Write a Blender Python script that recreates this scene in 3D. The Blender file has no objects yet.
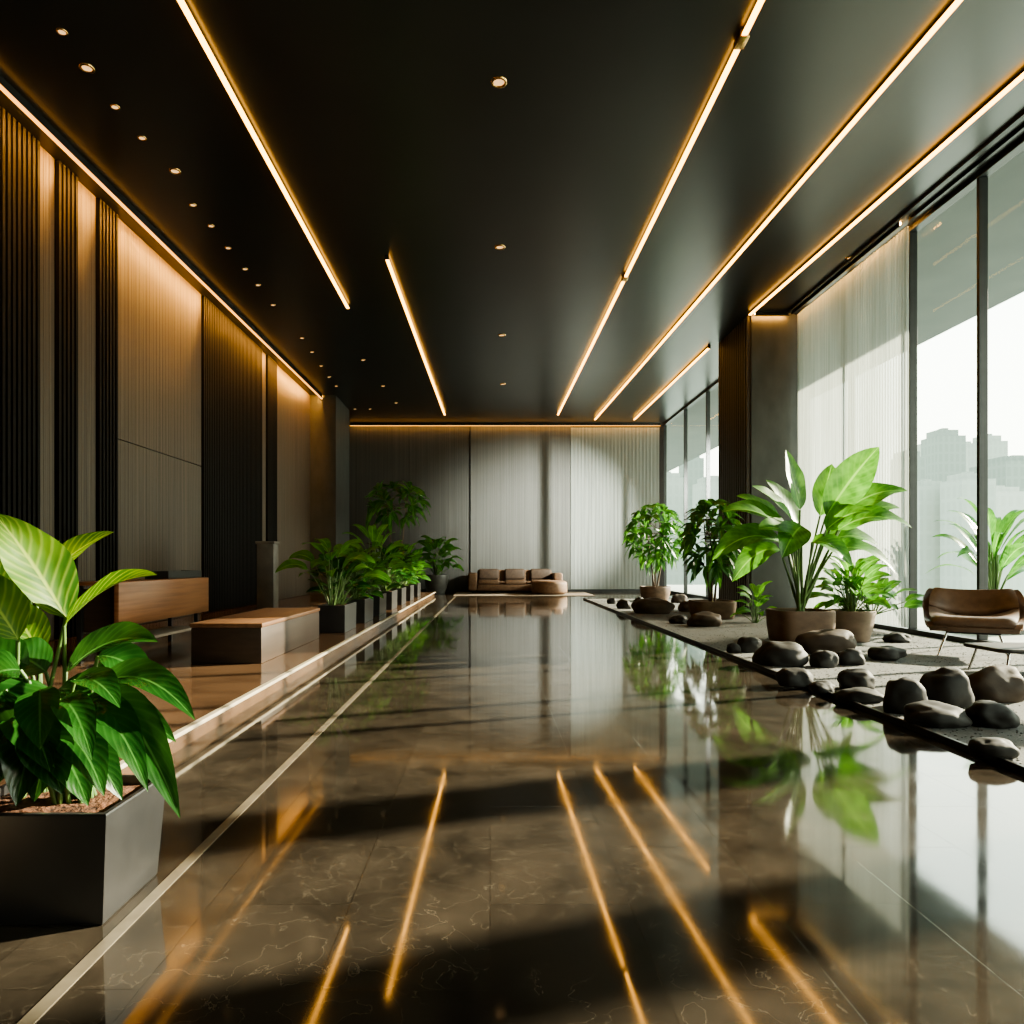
import bpy, bmesh, math, random
from mathutils import Vector, Matrix, noise
SC=bpy.context.scene
C=SC.collection
F=700.0; H=1.1; VX=490; VY=562; CEIL=6.16
def P(px,py,Y): return Vector(((px-VX)/F*Y, Y, H+(VY-py)/F*Y))
def G(px,py,z=0.0):
    Y=F*(H-z)/(py-VY); return Vector(((px-VX)/F*Y,Y,z))
R=math.radians
# ------------------------------------------------------------------ materials
def new_mat(name):
    m=bpy.data.materials.new(name); m.use_nodes=True
    nt=m.node_tree; nt.nodes.clear()
    out=nt.nodes.new('ShaderNodeOutputMaterial')
    return m,nt,out
def N(nt,t,**kw):
    n=nt.nodes.new(t)
    for k,v in kw.items(): setattr(n,k,v)
    return n
def ramp(nt,stops,interp='LINEAR'):
    r=N(nt,'ShaderNodeValToRGB'); r.color_ramp.interpolation=interp
    e=r.color_ramp.elements
    while len(e)<len(stops): e.new(0.5)
    for i,(p,c) in enumerate(stops):
        e[i].position=p; e[i].color=(c[0],c[1],c[2],1)
    return r
def pm(name,c1,c2,scale=(5,5,5),rough=.5,metal=0,bump=0,detail=6,spec=.5,coat=0,dist=0,lo=.3,hi=.7):
    m,nt,out=new_mat(name)
    tc=N(nt,'ShaderNodeTexCoord'); mp=N(nt,'ShaderNodeMapping'); mp.inputs['Scale'].default_value=scale
    nz=N(nt,'ShaderNodeTexNoise'); nz.inputs['Scale'].default_value=1; nz.inputs['Detail'].default_value=detail
    nz.inputs['Distortion'].default_value=dist
    rp=ramp(nt,[(lo,c1),(hi,c2)])
    b=N(nt,'ShaderNodeBsdfPrincipled')
    L=nt.links.new
    L(tc.outputs['Object'],mp.inputs['Vector']); L(mp.outputs['Vector'],nz.inputs['Vector'])
    L(nz.outputs['Fac'],rp.inputs['Fac']); L(rp.outputs['Color'],b.inputs['Base Color'])
    b.inputs['Roughness'].default_value=rough; b.inputs['Metallic'].default_value=metal
    b.inputs['Specular IOR Level'].default_value=spec; b.inputs['Coat Weight'].default_value=coat
    b.inputs['Coat Roughness'].default_value=.1
    if bump:
        bp=N(nt,'ShaderNodeBump'); bp.inputs['Strength'].default_value=bump; bp.inputs['Distance'].default_value=.02
        L(nz.outputs['Fac'],bp.inputs['Height']); L(bp.outputs['Normal'],b.inputs['Normal'])
    L(b.outputs['BSDF'],out.inputs['Surface'])
    return m
def em(name,c,s):
    m,nt,out=new_mat(name)
    e=N(nt,'ShaderNodeEmission'); e.inputs['Color'].default_value=(*c,1); e.inputs['Strength'].default_value=s
    nt.links.new(e.outputs[0],out.inputs['Surface']); return m
def floor_mat():
    m,nt,out=new_mat('polished_brown_marble'); L=nt.links.new
    tc=N(nt,'ShaderNodeTexCoord')
    mp=N(nt,'ShaderNodeMapping'); mp.inputs['Rotation'].default_value=(0,0,R(90))
    L(tc.outputs['Object'],mp.inputs['Vector'])
    br=N(nt,'ShaderNodeTexBrick'); br.offset=.5
    br.inputs['Scale'].default_value=1; br.inputs['Brick Width'].default_value=.9; br.inputs['Row Height'].default_value=.45
    br.inputs['Mortar Size'].default_value=.002; br.inputs['Mortar Smooth'].default_value=.2
    br.inputs['Color1'].default_value=(.85,.85,.85,1); br.inputs['Color2'].default_value=(1.1,1.1,1.1,1); br.inputs['Mortar'].default_value=(.55,.55,.55,1)
    L(mp.outputs['Vector'],br.inputs['Vector'])
    n1=N(nt,'ShaderNodeTexNoise'); n1.inputs['Scale'].default_value=3.2; n1.inputs['Detail'].default_value=12; n1.inputs['Roughness'].default_value=.65; n1.inputs['Distortion'].default_value=.4
    L(tc.outputs['Object'],n1.inputs['Vector'])
    r1=ramp(nt,[(.3,(.017,.0140,.0108)),(.72,(.058,.0465,.035))]); L(n1.outputs['Fac'],r1.inputs['Fac'])
    n2=N(nt,'ShaderNodeTexNoise'); n2.inputs['Scale'].default_value=8; n2.inputs['Detail'].default_value=6; n2.inputs['Distortion'].default_value=.4
    L(tc.outputs['Object'],n2.inputs['Vector'])
    r2=ramp(nt,[(.492,(0,0,0)),(.5,(.070,.060,.046)),(.508,(0,0,0))]); L(n2.outputs['Fac'],r2.inputs['Fac'])
    ad=N(nt,'ShaderNodeMixRGB',blend_type='ADD'); ad.inputs['Fac'].default_value=.55
    L(r1.outputs['Color'],ad.inputs[1]); L(r2.outputs['Color'],ad.inputs[2])
    mu=N(nt,'ShaderNodeMixRGB',blend_type='MULTIPLY'); mu.inputs['Fac'].default_value=1
    L(ad.outputs['Color'],mu.inputs[1]); L(br.outputs['Color'],mu.inputs[2])
    b=N(nt,'ShaderNodeBsdfPrincipled'); L(mu.outputs['Color'],b.inputs['Base Color'])
    n3=N(nt,'ShaderNodeTexNoise'); n3.inputs['Scale'].default_value=3.5; n3.inputs['Detail'].default_value=8
    L(tc.outputs['Object'],n3.inputs['Vector'])
    mr=N(nt,'ShaderNodeMapRange'); mr.inputs['From Min'].default_value=.3; mr.inputs['From Max'].default_value=.75
    mr.inputs['To Min'].default_value=.035; mr.inputs['To Max'].default_value=.095
    L(n3.outputs['Fac'],mr.inputs['Value']); L(mr.outputs['Result'],b.inputs['Roughness'])
    b.inputs['IOR'].default_value=1.85
    bp=N(nt,'ShaderNodeBump'); bp.inputs['Strength'].default_value=.15; bp.inputs['Distance'].default_value=.002; bp.invert=True
    L(br.outputs['Fac'],bp.inputs['Height']); L(bp.outputs['Normal'],b.inputs['Normal'])
    L(b.outputs['BSDF'],out.inputs['Surface']); return m
def glass_mat():
    m,nt,out=new_mat('tinted_window_glass'); L=nt.links.new
    t=N(nt,'ShaderNodeBsdfTransparent'); t.inputs['Color'].default_value=(.83,.90,.85,1)
    g=N(nt,'ShaderNodeBsdfGlossy'); g.inputs['Roughness'].default_value=.01; g.inputs['Color'].default_value=(.9,.95,.92,1)
    lw=N(nt,'ShaderNodeLayerWeight'); lw.inputs['Blend'].default_value=.5
    p=N(nt,'ShaderNodeMath',operation='POWER'); L(lw.outputs['Facing'],p.inputs[0]); p.inputs[1].default_value=5
    ma=N(nt,'ShaderNodeMath',operation='MULTIPLY_ADD'); L(p.outputs[0],ma.inputs[0]); ma.inputs[1].default_value=.3; ma.inputs[2].default_value=.003
    mx=N(nt,'ShaderNodeMixShader'); L(ma.outputs[0],mx.inputs[0]); L(t.outputs[0],mx.inputs[1]); L(g.outputs[0],mx.inputs[2])
    L(mx.outputs[0],out.inputs['Surface']); return m
def sheer_mat(name,col,tr,transp):
    m,nt,out=new_mat(name); L=nt.links.new
    tc=N(nt,'ShaderNodeTexCoord'); mp=N(nt,'ShaderNodeMapping'); mp.inputs['Scale'].default_value=(30,30,.4)
    nz=N(nt,'ShaderNodeTexNoise'); nz.inputs['Scale'].default_value=1; L(tc.outputs['Object'],mp.inputs['Vector']); L(mp.outputs['Vector'],nz.inputs['Vector'])
    rp=ramp(nt,[(.3,[c*.7 for c in col]),(.7,col)]); L(nz.outputs['Fac'],rp.inputs['Fac'])
    d=N(nt,'ShaderNodeBsdfDiffuse'); t=N(nt,'ShaderNodeBsdfTranslucent'); L(rp.outputs['Color'],d.inputs['Color']); L(rp.outputs['Color'],t.inputs['Color'])
    mx=N(nt,'ShaderNodeMixShader'); mx.inputs[0].default_value=tr; L(d.outputs[0],mx.inputs[1]); L(t.outputs[0],mx.inputs[2])
    tp=N(nt,'ShaderNodeBsdfTransparent'); m2=N(nt,'ShaderNodeMixShader'); m2.inputs[0].default_value=transp
    L(mx.outputs[0],m2.inputs[1]); L(tp.outputs[0],m2.inputs[2]); L(m2.outputs[0],out.inputs['Surface']); return m
def leaf_mat(name,c_dark,c_light,c_vein,varieg=0.0,rough=.33,trans=.4,spec=.5):
    m,nt,out=new_mat(name); L=nt.links.new
    uv=N(nt,'ShaderNodeUVMap'); sp=N(nt,'ShaderNodeSeparateXYZ'); L(uv.outputs['UV'],sp.inputs[0])
    sub=N(nt,'ShaderNodeMath',operation='SUBTRACT'); L(sp.outputs['X'],sub.inputs[0]); sub.inputs[1].default_value=.5
    ab=N(nt,'ShaderNodeMath',operation='ABSOLUTE'); L(sub.outputs[0],ab.inputs[0])
    mid=ramp(nt,[(.012,(1,1,1)),(.04,(0,0,0))]); L(ab.outputs[0],mid.inputs['Fac'])
    k=N(nt,'ShaderNodeMath',operation='MULTIPLY'); L(ab.outputs[0],k.inputs[0]); k.inputs[1].default_value=.55
    s2=N(nt,'ShaderNodeMath',operation='SUBTRACT'); L(sp.outputs['Y'],s2.inputs[0]); L(k.outputs[0],s2.inputs[1])
    m3=N(nt,'ShaderNodeMath',operation='MULTIPLY'); L(s2.outputs[0],m3.inputs[0]); m3.inputs[1].default_value=62
    sn=N(nt,'ShaderNodeMath',operation='SINE'); L(m3.outputs[0],sn.inputs[0])
    mr=N(nt,'ShaderNodeMapRange'); mr.inputs['From Min'].default_value=-1; L(sn.outputs[0],mr.inputs['Value'])
    tc=N(nt,'ShaderNodeTexCoord'); nz=N(nt,'ShaderNodeTexNoise'); nz.inputs['Scale'].default_value=7; L(tc.outputs['Object'],nz.inputs['Vector'])
    base=ramp(nt,[(.35,c_dark),(.65,c_light)]); L(nz.outputs['Fac'],base.inputs['Fac'])
    mixv=N(nt,'ShaderNodeMixRGB'); pw=N(nt,'ShaderNodeMath',operation='POWER'); L(mr.outputs['Result'],pw.inputs[0]); pw.inputs[1].default_value=4
    pw2=N(nt,'ShaderNodeMath',operation='MULTIPLY'); L(pw.outputs[0],pw2.inputs[0]); pw2.inputs[1].default_value=.13 if varieg<.1 else varieg
    L(pw2.outputs[0],mixv.inputs['Fac']); L(base.outputs['Color'],mixv.inputs[1]); mixv.inputs[2].default_value=(*c_vein,1)
    mixm=N(nt,'ShaderNodeMixRGB'); L(mid.outputs['Color'],mixm.inputs['Fac']); L(mixv.outputs['Color'],mixm.inputs[1]); mixm.inputs[2].default_value=(*c_vein,1)
    b=N(nt,'ShaderNodeBsdfPrincipled'); L(mixm.outputs['Color'],b.inputs['Base Color']); b.inputs['Roughness'].default_value=rough
    b.inputs['Specular IOR Level'].default_value=spec
    bp=N(nt,'ShaderNodeBump'); bp.inputs['Strength'].default_value=.12; bp.inputs['Distance'].default_value=.003
    L(mr.outputs['Result'],bp.inputs['Height']); L(bp.outputs['Normal'],b.inputs['Normal'])
    t=N(nt,'ShaderNodeBsdfTranslucent'); hs=N(nt,'ShaderNodeHueSaturation'); hs.inputs['Value'].default_value=2.2; hs.inputs['Hue'].default_value=.485
    L(mixm.outputs['Color'],hs.inputs['Color']); L(hs.outputs['Color'],t.inputs['Color'])
    mx=N(nt,'ShaderNodeMixShader'); mx.inputs[0].default_value=trans; L(b.outputs[0],mx.inputs[1]); L(t.outputs[0],mx.inputs[2])
    L(mx.outputs[0],out.inputs['Surface']); return m
def facade_mat(name,c1,c2):
    m,nt,out=new_mat(name); L=nt.links.new
    tc=N(nt,'ShaderNodeTexCoord'); sp=N(nt,'ShaderNodeSeparateXYZ'); L(tc.outputs['Object'],sp.inputs[0])
    ad=N(nt,'ShaderNodeMath',operation='ADD'); L(sp.outputs['X'],ad.inputs[0]); L(sp.outputs['Y'],ad.inputs[1])
    cb=N(nt,'ShaderNodeCombineXYZ'); L(ad.outputs[0],cb.inputs[0]); L(sp.outputs['Z'],cb.inputs[1])
    br=N(nt,'ShaderNodeTexBrick'); br.offset=0; br.inputs['Scale'].default_value=1; br.inputs['Brick Width'].default_value=1.8; br.inputs['Row Height'].default_value=3.2
    br.inputs['Mortar Size'].default_value=.4; br.inputs['Color1'].default_value=(*c1,1); br.inputs['Color2'].default_value=(*c1,1); br.inputs['Mortar'].default_value=(*c2,1)
    L(cb.outputs[0],br.inputs['Vector'])
    b=N(nt,'ShaderNodeBsdfDiffuse'); L(br.outputs['Color'],b.inputs['Color']); L(b.outputs[0],out.inputs['Surface']); return m

M={}
M['floor']=floor_mat(); M['glass']=glass_mat()
M['ceiling']=pm('charcoal_ceiling',(.010,.0108,.0108),(.015,.0162,.0162),(1,1,1),.32,spec=.8)
M['wall']=pm('dark_plaster',(.03,.028,.026),(.045,.042,.038),(3,3,3),.6)
M['wood_wall']=pm('fluted_wood_panel',(.036,.0265,.018),(.086,.065,.045),(40,40,.25),.5,bump=.5)
M['slat']=pm('black_slat',(.003,.003,.003),(.0055,.0052,.005),(20,20,.6),.65,spec=.15)
M['slat_brown']=pm('dark_bronze_slat',(.035,.028,.022),(.055,.045,.036),(20,20,.6),.5)
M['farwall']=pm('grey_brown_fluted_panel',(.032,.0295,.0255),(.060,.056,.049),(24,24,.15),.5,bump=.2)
M['farwall_mid']=pm('sunlit_tone_fluted_panel',(.055,.052,.046),(.095,.09,.081),(24,24,.15),.5,bump=.2)  # paler copy of the side panel material; the lit patch is put into its colour
M['pillar']=pm('dark_stone_pillar',(.032,.035,.034),(.056,.060,.058),(4,4,2),.42)
M['platform']=pm('brown_stone_platform',(.060,.035,.021),(.11,.066,.039),(1.5,3,1.5),.14,spec=.5)
M['cream']=pm('cream_stone',(.33,.285,.215),(.41,.36,.28),(6,6,6),.35)
M['inlay']=pm('champagne_metal_inlay',(.15,.125,.095),(.21,.18,.135),(10,10,10),.25,metal=.2)
M['steel_dark']=pm('dark_steel',(.02,.02,.02),(.035,.035,.035),(8,8,8),.4,metal=.5)
M['mullion']=pm('dark_mullion',(.015,.017,.017),(.025,.027,.027),(8,8,8),.4)
M['chrome']=pm('brushed_steel',(.55,.55,.54),(.7,.7,.68),(30,30,2),.25,metal=1)
M['planter']=pm('charcoal_planter',(.013,.0135,.0145),(.024,.024,.025),(6,6,6),.32,bump=.05,spec=.8)
M['planter_light']=pm('warm_grey_planter',(.06,.058,.055),(.09,.087,.082),(6,6,6),.4)
M['soil']=pm('bark_soil',(.03,.012,.006),(.16,.065,.03),(45,45,45),.9,bump=1)
M['pot']=pm('clay_brown_pot',(.085,.050,.031),(.16,.10,.063),(5,5,9),.7,bump=.3)
M['pot_taupe']=pm('taupe_pot',(.17,.12,.085),(.26,.19,.14),(5,5,9),.65,bump=.15)
M['stem']=pm('green_stem',(.05,.11,.025),(.12,.20,.055),(12,12,4),.5)
M['bark']=pm('brown_bark',(.06,.04,.025),(.14,.10,.065),(25,25,5),.8,bump=.5)
M['leaf_dark']=leaf_mat('glossy_dark_leaf',(.006,.030,.006),(.018,.078,.013),(.06,.17,.04),rough=.24,trans=.25)
M['leaf_mid']=leaf_mat('mid_green_leaf',(.013,.066,.009),(.038,.145,.018),(.11,.27,.05),rough=.36)
M['leaf_bright']=leaf_mat('bright_green_leaf',(.022,.105,.010),(.065,.215,.022),(.16,.36,.06),rough=.38)
M['leaf_var']=leaf_mat('variegated_leaf',(.022,.085,.004),(.080,.165,.010),(.24,.32,.045),varieg=.45,trans=.3,rough=.48,spec=.3)
M['rock']=pm('dark_river_stone',(.012,.011,.010),(.034,.031,.0275),(5,5,5),.68,bump=.3,spec=.35)
M['rock_brown']=pm('brown_river_stone',(.032,.021,.014),(.075,.049,.032),(4,4,6),.7,bump=.3,spec=.35)
M['gravel']=pm('grey_gravel',(.078,.078,.073),(.118,.117,.112),(60,60,60),.9,bump=.4,detail=3)
M['wood']=pm('warm_oak',(.15,.060,.025),(.26,.120,.057),(3,1.2,26),.38,bump=.08)
M['wood_bench']=pm('brown_bench_wood',(.105,.052,.027),(.17,.092,.05),(22,1.2,8),.38,bump=.06)
M['bench_body']=pm('dark_bench_side',(.026,.0165,.0115),(.046,.0295,.021),(4,1,20),.45)
M['black']=pm('matte_black',(.01,.01,.01),(.02,.02,.02),(8,8,8),.5)
M['table_top']=pm('dark_walnut_top',(.015,.011,.0085),(.028,.020,.015),(20,2,4),.6)
M['leather']=pm('brown_leather',(.10,.056,.034),(.17,.098,.061),(9,9,9),.42,bump=.08)
M['sofa']=pm('cocoa_upholstery',(.115,.062,.034),(.175,.10,.057),(12,12,12),.7,bump=.1)
M['sofa_dark']=pm('dark_cocoa_cushion',(.05,.029,.018),(.078,.047,.03),(12,12,12),.7,bump=.1)
M['rug']=pm('taupe_rug',(.12,.09,.065),(.19,.145,.105),(60,60,60),.95,bump=.3)
M['pedestal']=pm('warm_grey_stone',(.085,.075,.065),(.135,.122,.106),(5,5,5),.5)
M['gold']=pm('brass_trim',(.7,.42,.16),(.85,.55,.24),(20,20,20),.25,metal=1)
M['sheer']=sheer_mat('white_sheer_fabric',(.40,.435,.415),.5,.25)
M['sheer_wall']=sheer_mat('off_white_pleated_fabric',(.37,.385,.365),.2,0)
M['led']=em('warm_led',(1.0,.46,.075),12)
M['cove']=em('warm_cove_led',(1.0,.45,.085),230)
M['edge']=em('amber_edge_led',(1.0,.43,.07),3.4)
M['added_glow']=em('added_glow_emitter',(1.0,.47,.10),90)  # emitter for the glow strips added at curtain and pillar
M['cove_far']=em('soft_cove_led',(1.0,.47,.10),20)
M['lens']=em('warm_downlight',(1.0,.58,.25),1.5)
M['soffit']=pm('grey_soffit',(.070,.082,.078),(.09,.103,.098),(1,1,1),.7)
M['terrace']=pm('pale_terrace',(.30,.31,.29),(.4,.41,.39),(2,2,2),.7)
M['ground']=pm('hazy_ground',(.30,.34,.315),(.37,.41,.385),(.02,.02,.02),.9)  # distance haze is put into the ground colour
M['facade']=facade_mat('hazy_facade',(.165,.193,.180),(.182,.21,.197))  # facade colours are paled and flattened to carry the distance haze
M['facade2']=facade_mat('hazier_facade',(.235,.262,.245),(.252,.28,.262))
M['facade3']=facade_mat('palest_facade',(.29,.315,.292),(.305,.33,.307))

# ------------------------------------------------------------------ mesh builder
class MB:
    def __init__(s): s.v=[]; s.f=[]; s.uv=[]
    def add(s,v,f,uv=None):
        o=len(s.v); s.v+=[tuple(x) for x in v]; s.f+=[tuple(i+o for i in q) for q in f]
        s.uv+= uv if uv else [(0,0)]*len(v)
        return s
    def box(s,x0,x1,y0,y1,z0,z1,bev=0,seg=2,mat=None):
        bm=bmesh.new(); bmesh.ops.create_cube(bm,size=1)
        for v in bm.verts:
            v.co=Vector(((x0+x1)/2+v.co.x*(x1-x0),(y0+y1)/2+v.co.y*(y1-y0),(z0+z1)/2+v.co.z*(z1-z0)))
        if bev: bmesh.ops.bevel(bm,geom=bm.edges[:],offset=bev,segments=seg,profile=.5,affect='EDGES')
        if mat: bm.transform(mat)
        bm.verts.index_update()
        s.add([v.co.copy() for v in bm.verts],[[v.index for v in f.verts] for f in bm.faces]); bm.free(); return s
    def beam(s,p0,p1,w,h,bev=0):
        p0=Vector(p0);p1=Vector(p1); d=p1-p0; L=d.length
        q=d.to_track_quat('Y','Z').to_matrix().to_4x4(); q.translation=p0
        return s.box(-w/2,w/2,0,L,-h/2,h/2,bev,2,q)
    def tube(s,pts,rad,n=8,cap=True):
        pts=[Vector(p) for p in pts]
        if not hasattr(rad,'__len__'): rad=[rad]*len(pts)
        vs=[];fs=[]
        for i,p in enumerate(pts):
            t=(pts[min(i+1,len(pts)-1)]-pts[max(i-1,0)]).normalized()
            a=Vector((1,0,0)) if abs(t.x)<.8 else Vector((0,1,0))
            u=t.cross(a).normalized(); w=t.cross(u)
            for k in range(n):
                an=2*math.pi*k/n; vs.append(p+(u*math.cos(an)+w*math.sin(an))*rad[i])
        for i in range(len(pts)-1):
            for k in range(n):
                a=i*n+k;b=i*n+(k+1)%n; fs.append((a,b,b+n,a+n))
        if cap: fs.append(tuple(range(n))[::-1]); fs.append(tuple(range((len(pts)-1)*n,len(pts)*n)))
        return s.add(vs,fs)
    def lathe(s,prof,n=36,c=(0,0,0),capb=True,capt=False,sx=1,sy=1,e=2):
        vs=[];fs=[]
        for r,z in prof:
            for k in range(n):
                a=2*math.pi*k/n; ca,sa=math.cos(a),math.sin(a); q=(abs(ca)**e+abs(sa)**e)**(-1/e)
                vs.append((c[0]+r*sx*ca*q,c[1]+r*sy*sa*q,c[2]+z))
        for i in range(len(prof)-1):
            for k in range(n):
                a=i*n+k;b=i*n+(k+1)%n; fs.append((a,b,b+n,a+n))
        if capb: fs.append(tuple(range(n))[::-1])
        if capt: fs.append(tuple(range((len(prof)-1)*n,len(prof)*n)))
        return s.add(vs,fs)
    def build(s,name,mat,parent=None,smooth=None,loc=None):
        me=bpy.data.meshes.new(name); me.from_pydata(s.v,[],s.f); me.update()
        if any(u!=(0,0) for u in s.uv[:50]):
            ul=me.uv_layers.new(name='UVMap'); 
            for l in me.loops: ul.data[l.index].uv=s.uv[l.vertex_index]
        me.materials.append(mat)
        if smooth is not None:
            me.polygons.foreach_set('use_smooth',[True]*len(me.polygons))
            me.set_sharp_from_angle(angle=R(smooth))
        o=bpy.data.objects.new(name,me); C.objects.link(o)
        if parent: o.parent=parent
        if loc is not None: o.location=loc
        return o
def tag(o,label,cat,group=None,kind=None):
    o['label']=label; o['category']=cat
    if group: o['group']=group
    if kind: o['kind']=kind
    return o
def thing(name,label,cat,loc=(0,0,0),rz=0,group=None):
    o=bpy.data.objects.new(name,None); C.objects.link(o); o.location=loc; o.rotation_euler=(0,0,rz); o.empty_display_size=.1
    return tag(o,label,cat,group)
def struct(name,mb,mat,label=None,cat=None,smooth=None,parent=None):
    o=mb.build(name,mat,parent,smooth)
    if parent is None:
        o['kind']='structure'
        if label: o['label']=label
        if cat: o['category']=cat
    return o
def srand(s): return random.Random(s)

# ------------------------------------------------------------------ foliage
def leaf(mb,base,tip,w,droop=.12,nh=None,fold=.28,shape='ovate',nseg=10,wave=.03,ph=0,wmid=None):
    base=Vector(base);tip=Vector(tip); d=tip-base; Ln=d.length
    nh=Vector(nh) if nh is not None else Vector((.15,-.45,.9))
    mid=(base+tip)/2+Vector((0,0,1))*droop*Ln*2
    vs=[];fs=[];uv=[]; U=(-1,-.55,0,.55,1)
    for i in range(nseg+1):
        t=i/nseg
        p=base*(1-t)**2+mid*2*t*(1-t)+tip*t*t
        tan=((mid-base)*(1-t)+(tip-mid)*t)
        if tan.length<1e-6: tan=d
        tan.normalize()
        side=tan.cross(nh)
        if side.length<.05: side=tan.cross(Vector((1,.3,0)))
        side.normalize(); nr=side.cross(tan).normalized()
        if shape=='ovate': pr=max(0,math.sin(math.pi*t**.78))**.85
        elif shape=='paddle': pr=max(0,math.sin(math.pi*t**.80))**.78
        else: pr=max(0,math.sin(math.pi*t**.85))**1.1
        ww=w/2*max(pr,.012)
        for u in U:
            wv=wave*w*math.sin(t*14+ph+u*2)*abs(u)*pr
            vs.append(p+side*u*ww+nr*(abs(u)*fold*ww+wv)); uv.append((.5+u*.5*.999,t*.98+.01))
    n=len(U)
    for i in range(nseg):
        for k in range(n-1):
            a=i*n+k; fs.append((a,a+1,a+n+1,a+n))
    mb.add(vs,fs,uv)
def curve_pts(p0,p1,bow,n=6):
    p0=Vector(p0);p1=Vector(p1); m=(p0+p1)/2+Vector(bow)
    return [p0*(1-t)**2+m*2*t*(1-t)+p1*t*t for t in [i/n for i in range(n+1)]]
def bushy(root,seed,n,z0,hmin,hmax,spread,Lr,wr,mat,shape='ovate',off=(0,0),droop=.14,sy=1.0,stem=.006,el=(-.25,.75),name='foliage',stems=True,fold=.2):
    g=srand(seed); fol=MB(); st=MB()
    for i in range(n):
        az=i*2.39996+g.uniform(-.4,.4); k=(i+.5)/n
        hh=hmin+(hmax-hmin)*k+g.uniform(-.05,.05)*(hmax-hmin)
        rad=spread*(1-.65*k)*g.uniform(.35,.75)
        ca,sa=math.cos(az),math.sin(az)*sy
        p0=Vector((off[0]+ca*.03,off[1]+sa*.05,z0)); p1=Vector((off[0]+ca*rad,off[1]+sa*rad,z0+hh))
        st.tube(curve_pts(p0,p1,(0,0,.12*hh)),[stem*1.3]*3+[stem]*4,6)
        L=g.uniform(*Lr)
        e=el[0]+(el[1]-el[0])*k+g.uniform(-.2,.2)
        dr=Vector((ca,sa,e)).normalized()
        leaf(fol,p1,p1+dr*L,L*wr*g.uniform(.85,1.15),droop,Vector((g.uniform(-.3,.3)-ca*.15,g.uniform(-.8,-.1),1)),shape=shape,ph=g.uniform(0,6),fold=fold)
    fol.build(name,mat,root,60)
    if stems: st.build('stems',M['stem'],root,60)
def tree(root,seed,z0,h,crown_r,crown_h,nb,leaves,Lr,wr,mat,trunks=3,off=(0,0)):
    g=srand(seed); fol=MB(); st=MB()
    zt=z0+h-crown_h*.5
    tops=[]
    for t in range(trunks):
        a=2*math.pi*t/trunks+g.uniform(-.4,.4)
        top=Vector((off[0]+math.cos(a)*crown_r*.3,off[1]+math.sin(a)*crown_r*.3,zt+g.uniform(-.1,.15)*crown_h))
        st.tube(curve_pts((off[0]+math.cos(a)*.04,off[1]+math.sin(a)*.04,z0-.02),top,(g.uniform(-.06,.06),g.uniform(-.06,.06),0),8),[.028,.026,.024,.022,.02,.018,.016,.014,.012],8)
        tops.append(top)
    for b in range(nb):
        top=tops[b%trunks]
        cz=-1+2*(b+.5)/nb; az=b*2.39996+g.uniform(-.3,.3); rr=math.sqrt(max(0,1-cz*cz))
        e=Vector((off[0]+math.cos(az)*rr*crown_r*.72,off[1]+math.sin(az)*rr*crown_r*.72,zt+cz*crown_h*.42))
        s=top+Vector((0,0,min(0,(e.z-top.z)*.7)))
        st.tube(curve_pts(s,e,(0,0,.08)),[.009]*3+[.006]*4,6)
        out=Vector((math.cos(az)*rr,math.sin(az)*rr,cz*.6+.25)).normalized()
        for l in range(leaves):
            la=2*math.pi*l/leaves+g.uniform(-.3,.3); 
            ax=out.orthogonal().normalized(); ay=out.cross(ax)
            dr=(out*.45+ax*math.cos(la)+ay*math.sin(la)).normalized(); dr.z-=.25
            L=g.uniform(*Lr)
            leaf(fol,e,e+dr*L,L*wr,.12,Vector((g.uniform(-.4,.4),g.uniform(-.8,.1),1)),shape='lance',nseg=6,ph=g.uniform(0,6))
    fol.build('foliage',mat,root,60); st.build('stems',M['bark'],root,60)
def box_planter(root,wx,wy,h,taper,mat,t=.022,soil=.035,rim=True):
    mb=MB(); vs=[];fs=[]
    def ring(ax,ay,z): return [(-ax,-ay,z),(ax,-ay,z),(ax,ay,z),(-ax,ay,z)]
    a,b=wx/2,wy/2
    rings=[ring(a-taper,b-taper,0),ring(a-taper+.004,b-taper+.004,.006),ring(a-.003,b-.003,h-.005),ring(a-.005,b-.005,h),ring(a-t,b-t,h),ring(a-t-.004,b-t-.004,h-soil-.03)]
    for r in rings: vs+=r
    for i in range(len(rings)-1):
        for k in range(4):
            p=i*4+k;q=i*4+(k+1)%4; fs.append((p,q,q+4,p+4))
    fs.append((3,2,1,0)); mb.add(vs,fs); o=mb.build('planter',mat,root)
    sb=MB(); g=srand(int(wx*1000)); n=14; sv=[];sf=[]
    ax,by=a-t-.002,b-t-.002
    for i in range(n+1):
        for j in range(n+1):
            x=-ax+2*ax*i/n;y=-by+2*by*j/n
            e=0 if i in(0,n) or j in(0,n) else 1
            sv.append((x,y,h-soil+e*(g.uniform(-.006,.012)+.015*math.cos(x/ax*1.5)*math.cos(y/by*1.5))))
    for i in range(n):
        for j in range(n): p=i*(n+1)+j; sf.append((p,p+n+1,p+n+2,p+1))
    sb.add(sv,sf); sb.build('soil',M['soil'],o,80); return o
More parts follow.
